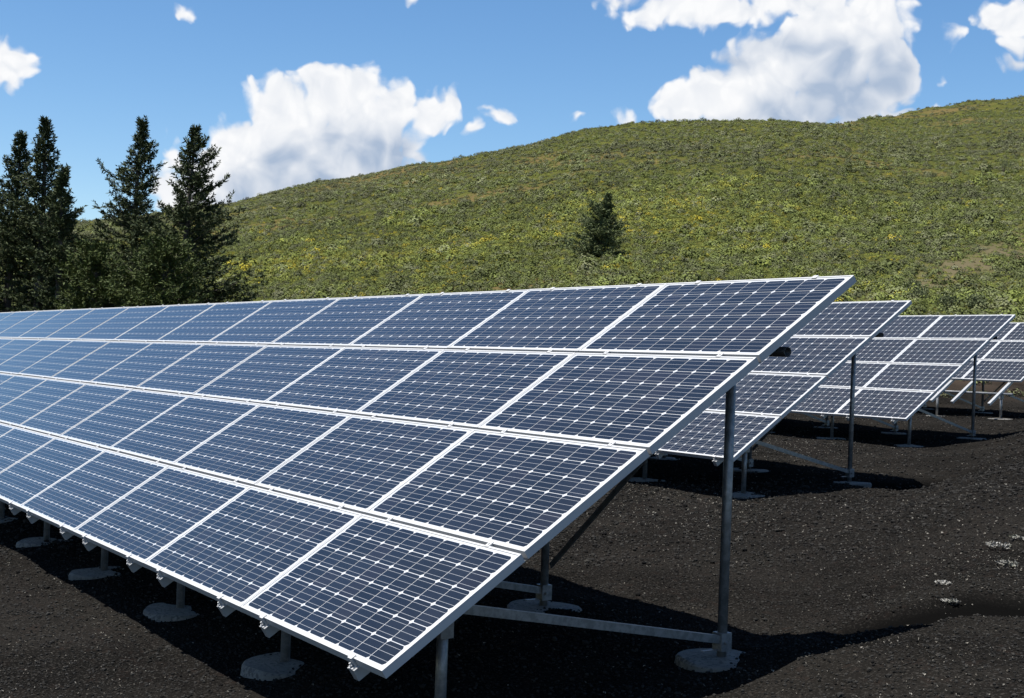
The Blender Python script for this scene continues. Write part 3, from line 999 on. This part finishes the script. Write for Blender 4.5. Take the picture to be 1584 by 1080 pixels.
def mat_plain(name, ca, cb, rough=0.9):
    mt, t, b = new_mat(name)
    oi = t.node('ShaderNodeObjectInfo')
    t.put(b.inputs['Base Color'], t.mix(oi.outputs['Random'], ca, cb))
    b.inputs['Roughness'].default_value = rough
    b.inputs['Specular IOR Level'].default_value = 0.05
    return mt
M_STONE = mat_plain("cinder_stone", C4(0.00454, 0.004476, 0.004386), C4(0.03026, 0.02877, 0.02649))
M_PALE = mat_plain("pale_dry_litter", C4(0.0984, 0.08856, 0.07216), C4(0.223, 0.2099, 0.1837))

def ground_pts(n, d0, d1, rr, power=1.0, margin=0.06):
    out = []
    while len(out) < n:
        d = d0 + (d1 - d0) * rr.random() ** power
        tl = rr.uniform(-0.40 - margin, 0.42 + margin)
        x = CAMLOC.x + FH.x * d + RH.x * tl * d; y = CAMLOC.y + FH.y * d + RH.y * tl * d
        out.append((x, y, d))
    return out
def build_cinders():
    rr = random.Random(77)
    src = [stone_source("cinder_%d" % i, 60 + i, M_STONE) for i in range(6)]
    P, sc, rot, pick = [], [], [], []
    for x, y, d in ground_pts(90000, 3.2, 17.0, rr, 1.3):
        if shade_band_fac(x, y) > 0.4: continue
        z = ground_z(x, y)
        s = 0.0035 + 0.0085 * rr.random() ** 2.6
        if rr.random() < 0.006: s = rr.uniform(0.013, 0.024)
        s *= 0.8 + 0.05 * d
        P.append((x, y, z + s * 0.25)); sc.append(s); rot.append(rr.uniform(0, 6.28)); pick.append(rr.randrange(6))
    for x, y, d in ground_pts(26000, 12.0, 38.0, rr, 1.1):
        s = rr.uniform(0.010, 0.022) + 0.02 * rr.random() ** 6
        P.append((x, y, ground_z(x, y) + s * 0.2)); sc.append(s); rot.append(rr.uniform(0, 6.28)); pick.append(rr.randrange(6))
    scatter("cinder_gravel", P, dict(scale=sc, rot=rot, pick=pick), src, "loose black volcanic gravel strewn over the dark ground", "gravel")
    src = [chip_source("litter_%d" % i, 90 + i, M_PALE, 0.7 + 0.35 * i) for i in range(4)]
    P, sc, rot, pick = [], [], [], []
    for x, y, d in ground_pts(11000, 3.4, 36.0, rr, 1.2):
        k = nz(x, y, 1.3, 3.3) + 0.5 * nz(x, y, 0.45, 5.1)
        if k < 0.05 and rr.random() < 0.8: continue
        s = rr.uniform(0.003, 0.010) * (1 + 0.03 * d)
        P.append((x, y, ground_z(x, y) + 0.006)); sc.append(s); rot.append(rr.uniform(0, 6.28)); pick.append(rr.randrange(4))
    for cx_, cy_, sp, n in ((-0.9, 2.9, 0.45, 260), (-1.6, 3.6, 0.8, 200), (-7.0, 4.4, 1.5, 900), (-5.2, 3.4, 1.4, 500), (-11.4, 11.3, 1.6, 700), (-4.0, 5.6, 1.4, 350), (-3.0, -4.3, 1.0, 200), (0.8, -0.6, 1.0, 160)):
        for _ in range(n):
            x, y = rr.gauss(cx_, sp), rr.gauss(cy_, sp * 0.7)
            P.append((x, y, ground_z(x, y) + 0.005)); sc.append(rr.uniform(0.004, 0.011) * (1.0 if y < 3.2 else 1.5)); rot.append(rr.uniform(0, 6.28)); pick.append(rr.randrange(4))
    scatter("pale_plant_litter", P, dict(scale=sc, rot=rot, pick=pick), src, "pale dry bits of plants scattered over the black gravel", "litter")
build_cinders()

# bushes big enough to be told apart at the foot of the hill
M_SAGE = mat_leaf("bush_leaves", C4(0.0465, 0.0589, 0.0248), C4(0.1318, 0.1473, 0.0651), C4(0.08525, 0.1023, 0.0465))
def hit_ground(px, py):
    v = RIGHT * ((px - CX) / F) + DOWN * ((py - CY) / F) + FWD
    k = 3.0
    while k < 200:
        p = CAMLOC + v * k
        if p.z < ground_z(p.x, p.y, False): break
        k *= 1.004
    return p
def bush(px, py, r, label, seed):
    rr = random.Random(seed)
    p = hit_ground(px, py)
    root = bpy.data.objects.new("sagebrush_bush", None); COL.objects.link(root)
    root.location = (p.x, p.y, ground_z(p.x, p.y, False) - 0.05)
    tag(root, label, 'bush', 'larger bushes at the foot of the hill')
    V = []; Fc = []; st = MB()
    for i in range(26):
        az = rr.uniform(0, 6.28); e = rr.uniform(0.25, 1.45); L = r * rr.uniform(0.75, 1.15)
        tip = Vector((math.cos(az) * math.cos(e) * L * 1.15, math.sin(az) * math.cos(e) * L * 1.15, math.sin(e) * L * 0.95))
        st.tube((0, 0, 0), tip, 0.014, 0.004, n=4, cap=False)
        for j in range(34):
            c = tip * rr.uniform(0.55, 1.05) + Vector((rr.gauss(0, .11), rr.gauss(0, .11), rr.gauss(0, .09))) * (r / 0.6)
            dv = Vector((rr.gauss(0, .6), rr.gauss(0, .6), 0.7)).normalized()
            sv = dv.cross(Vector((rr.gauss(0, 1), rr.gauss(0, 1), rr.gauss(0, 1)))).normalized()
            ln, wd = rr.uniform(0.07, 0.14), rr.uniform(0.018, 0.034)
            k = len(V)
            V += [tuple(c), tuple(c + dv * ln * .5 + sv * wd), tuple(c + dv * ln), tuple(c + dv * ln * .5 - sv * wd)]
            Fc.append((k, k + 1, k + 2, k + 3))
    mesh_obj("foliage", V, Fc, M_SAGE, root)
    st.obj("stems", M_BARK, root)
bush(1420, 466, 0.62, "dark bush just above the top right corner of the second array", 41)
bush(1466, 475, 0.55, "dark rounded bush above the middle of the third array's top edge", 42)
bush(1506, 478, 0.60, "dark bush close above the right half of the third array's top edge", 43)
bush(1412, 449, 0.48, "smaller bush on the brown patch, uphill of the second array's corner", 44)
bush(1552, 268, 1.5, "broad brownish bush high on the hill near the right edge", 45)

# small pale cushion plants that can be told apart on the gravel at the right
M_CUSH = mat_leaf("cushion_plant_leaves", C4(0.136, 0.1292, 0.1088), C4(0.2584, 0.2516, 0.238), C4(0.102, 0.1088, 0.068))
def cushion(px, py, r, label, seed):
    rr = random.Random(seed)
    v = RIGHT * ((px - CX) / F) + DOWN * ((py - CY) / F) + FWD
    k = 6.0
    for _ in range(40):
        p = CAMLOC + v * k
        g = ground_z(p.x, p.y)
        k += (p.z - g) / -v.z * 0.6 if v.z < 0 else 0
    p = CAMLOC + v * k
    V = []; Fc = []; st = MB()
    for i in range(46):
        a = rr.uniform(0, 6.28); q = r * math.sqrt(rr.random())
        c = Vector((q * math.cos(a), q * math.sin(a), rr.uniform(0.008, 0.35 * r)))
        st.tube((c.x * 0.6, c.y * 0.6, -0.01), c, 0.0012, n=3, cap=False)
        for j in range(4):
            dv = Vector((rr.gauss(0, 1), rr.gauss(0, 1), rr.uniform(0.1, 0.9))).normalized()
            sv = dv.cross(Vector((rr.gauss(0, 1), rr.gauss(0, 1), 1))).normalized()
            ln, wd = rr.uniform(0.012, 0.026), rr.uniform(0.004, 0.008)
            n = len(V)
            V += [tuple(c), tuple(c + dv * ln * .5 + sv * wd), tuple(c + dv * ln), tuple(c + dv * ln * .5 - sv * wd)]
            Fc.append((n, n + 1, n + 2, n + 3))
    root = bpy.data.objects.new("cushion_plant", None); COL.objects.link(root)
    root.location = (p.x, p.y, ground_z(p.x, p.y))
    tag(root, label, 'plant', 'pale cushion plants on the gravel')
    mesh_obj("foliage", V, Fc, M_CUSH, root)
    st.obj("stems", M_BARK, root)
cushion(1557, 875, 0.085, "pale flowering cushion plant low at the right edge, brightest on the gravel", 1)
cushion(1543, 848, 0.10, "pinkish pale plant just above the brightest cushion plant at right", 2)
cushion(1578, 835, 0.08, "pale plant cut by the right edge of the gravel", 3)
cushion(1470, 935, 0.06, "small pale tuft directly above the dark shadow band at right", 4)
cushion(1460, 905, 0.06, "small greenish tuft second above the dark shadow band", 5)
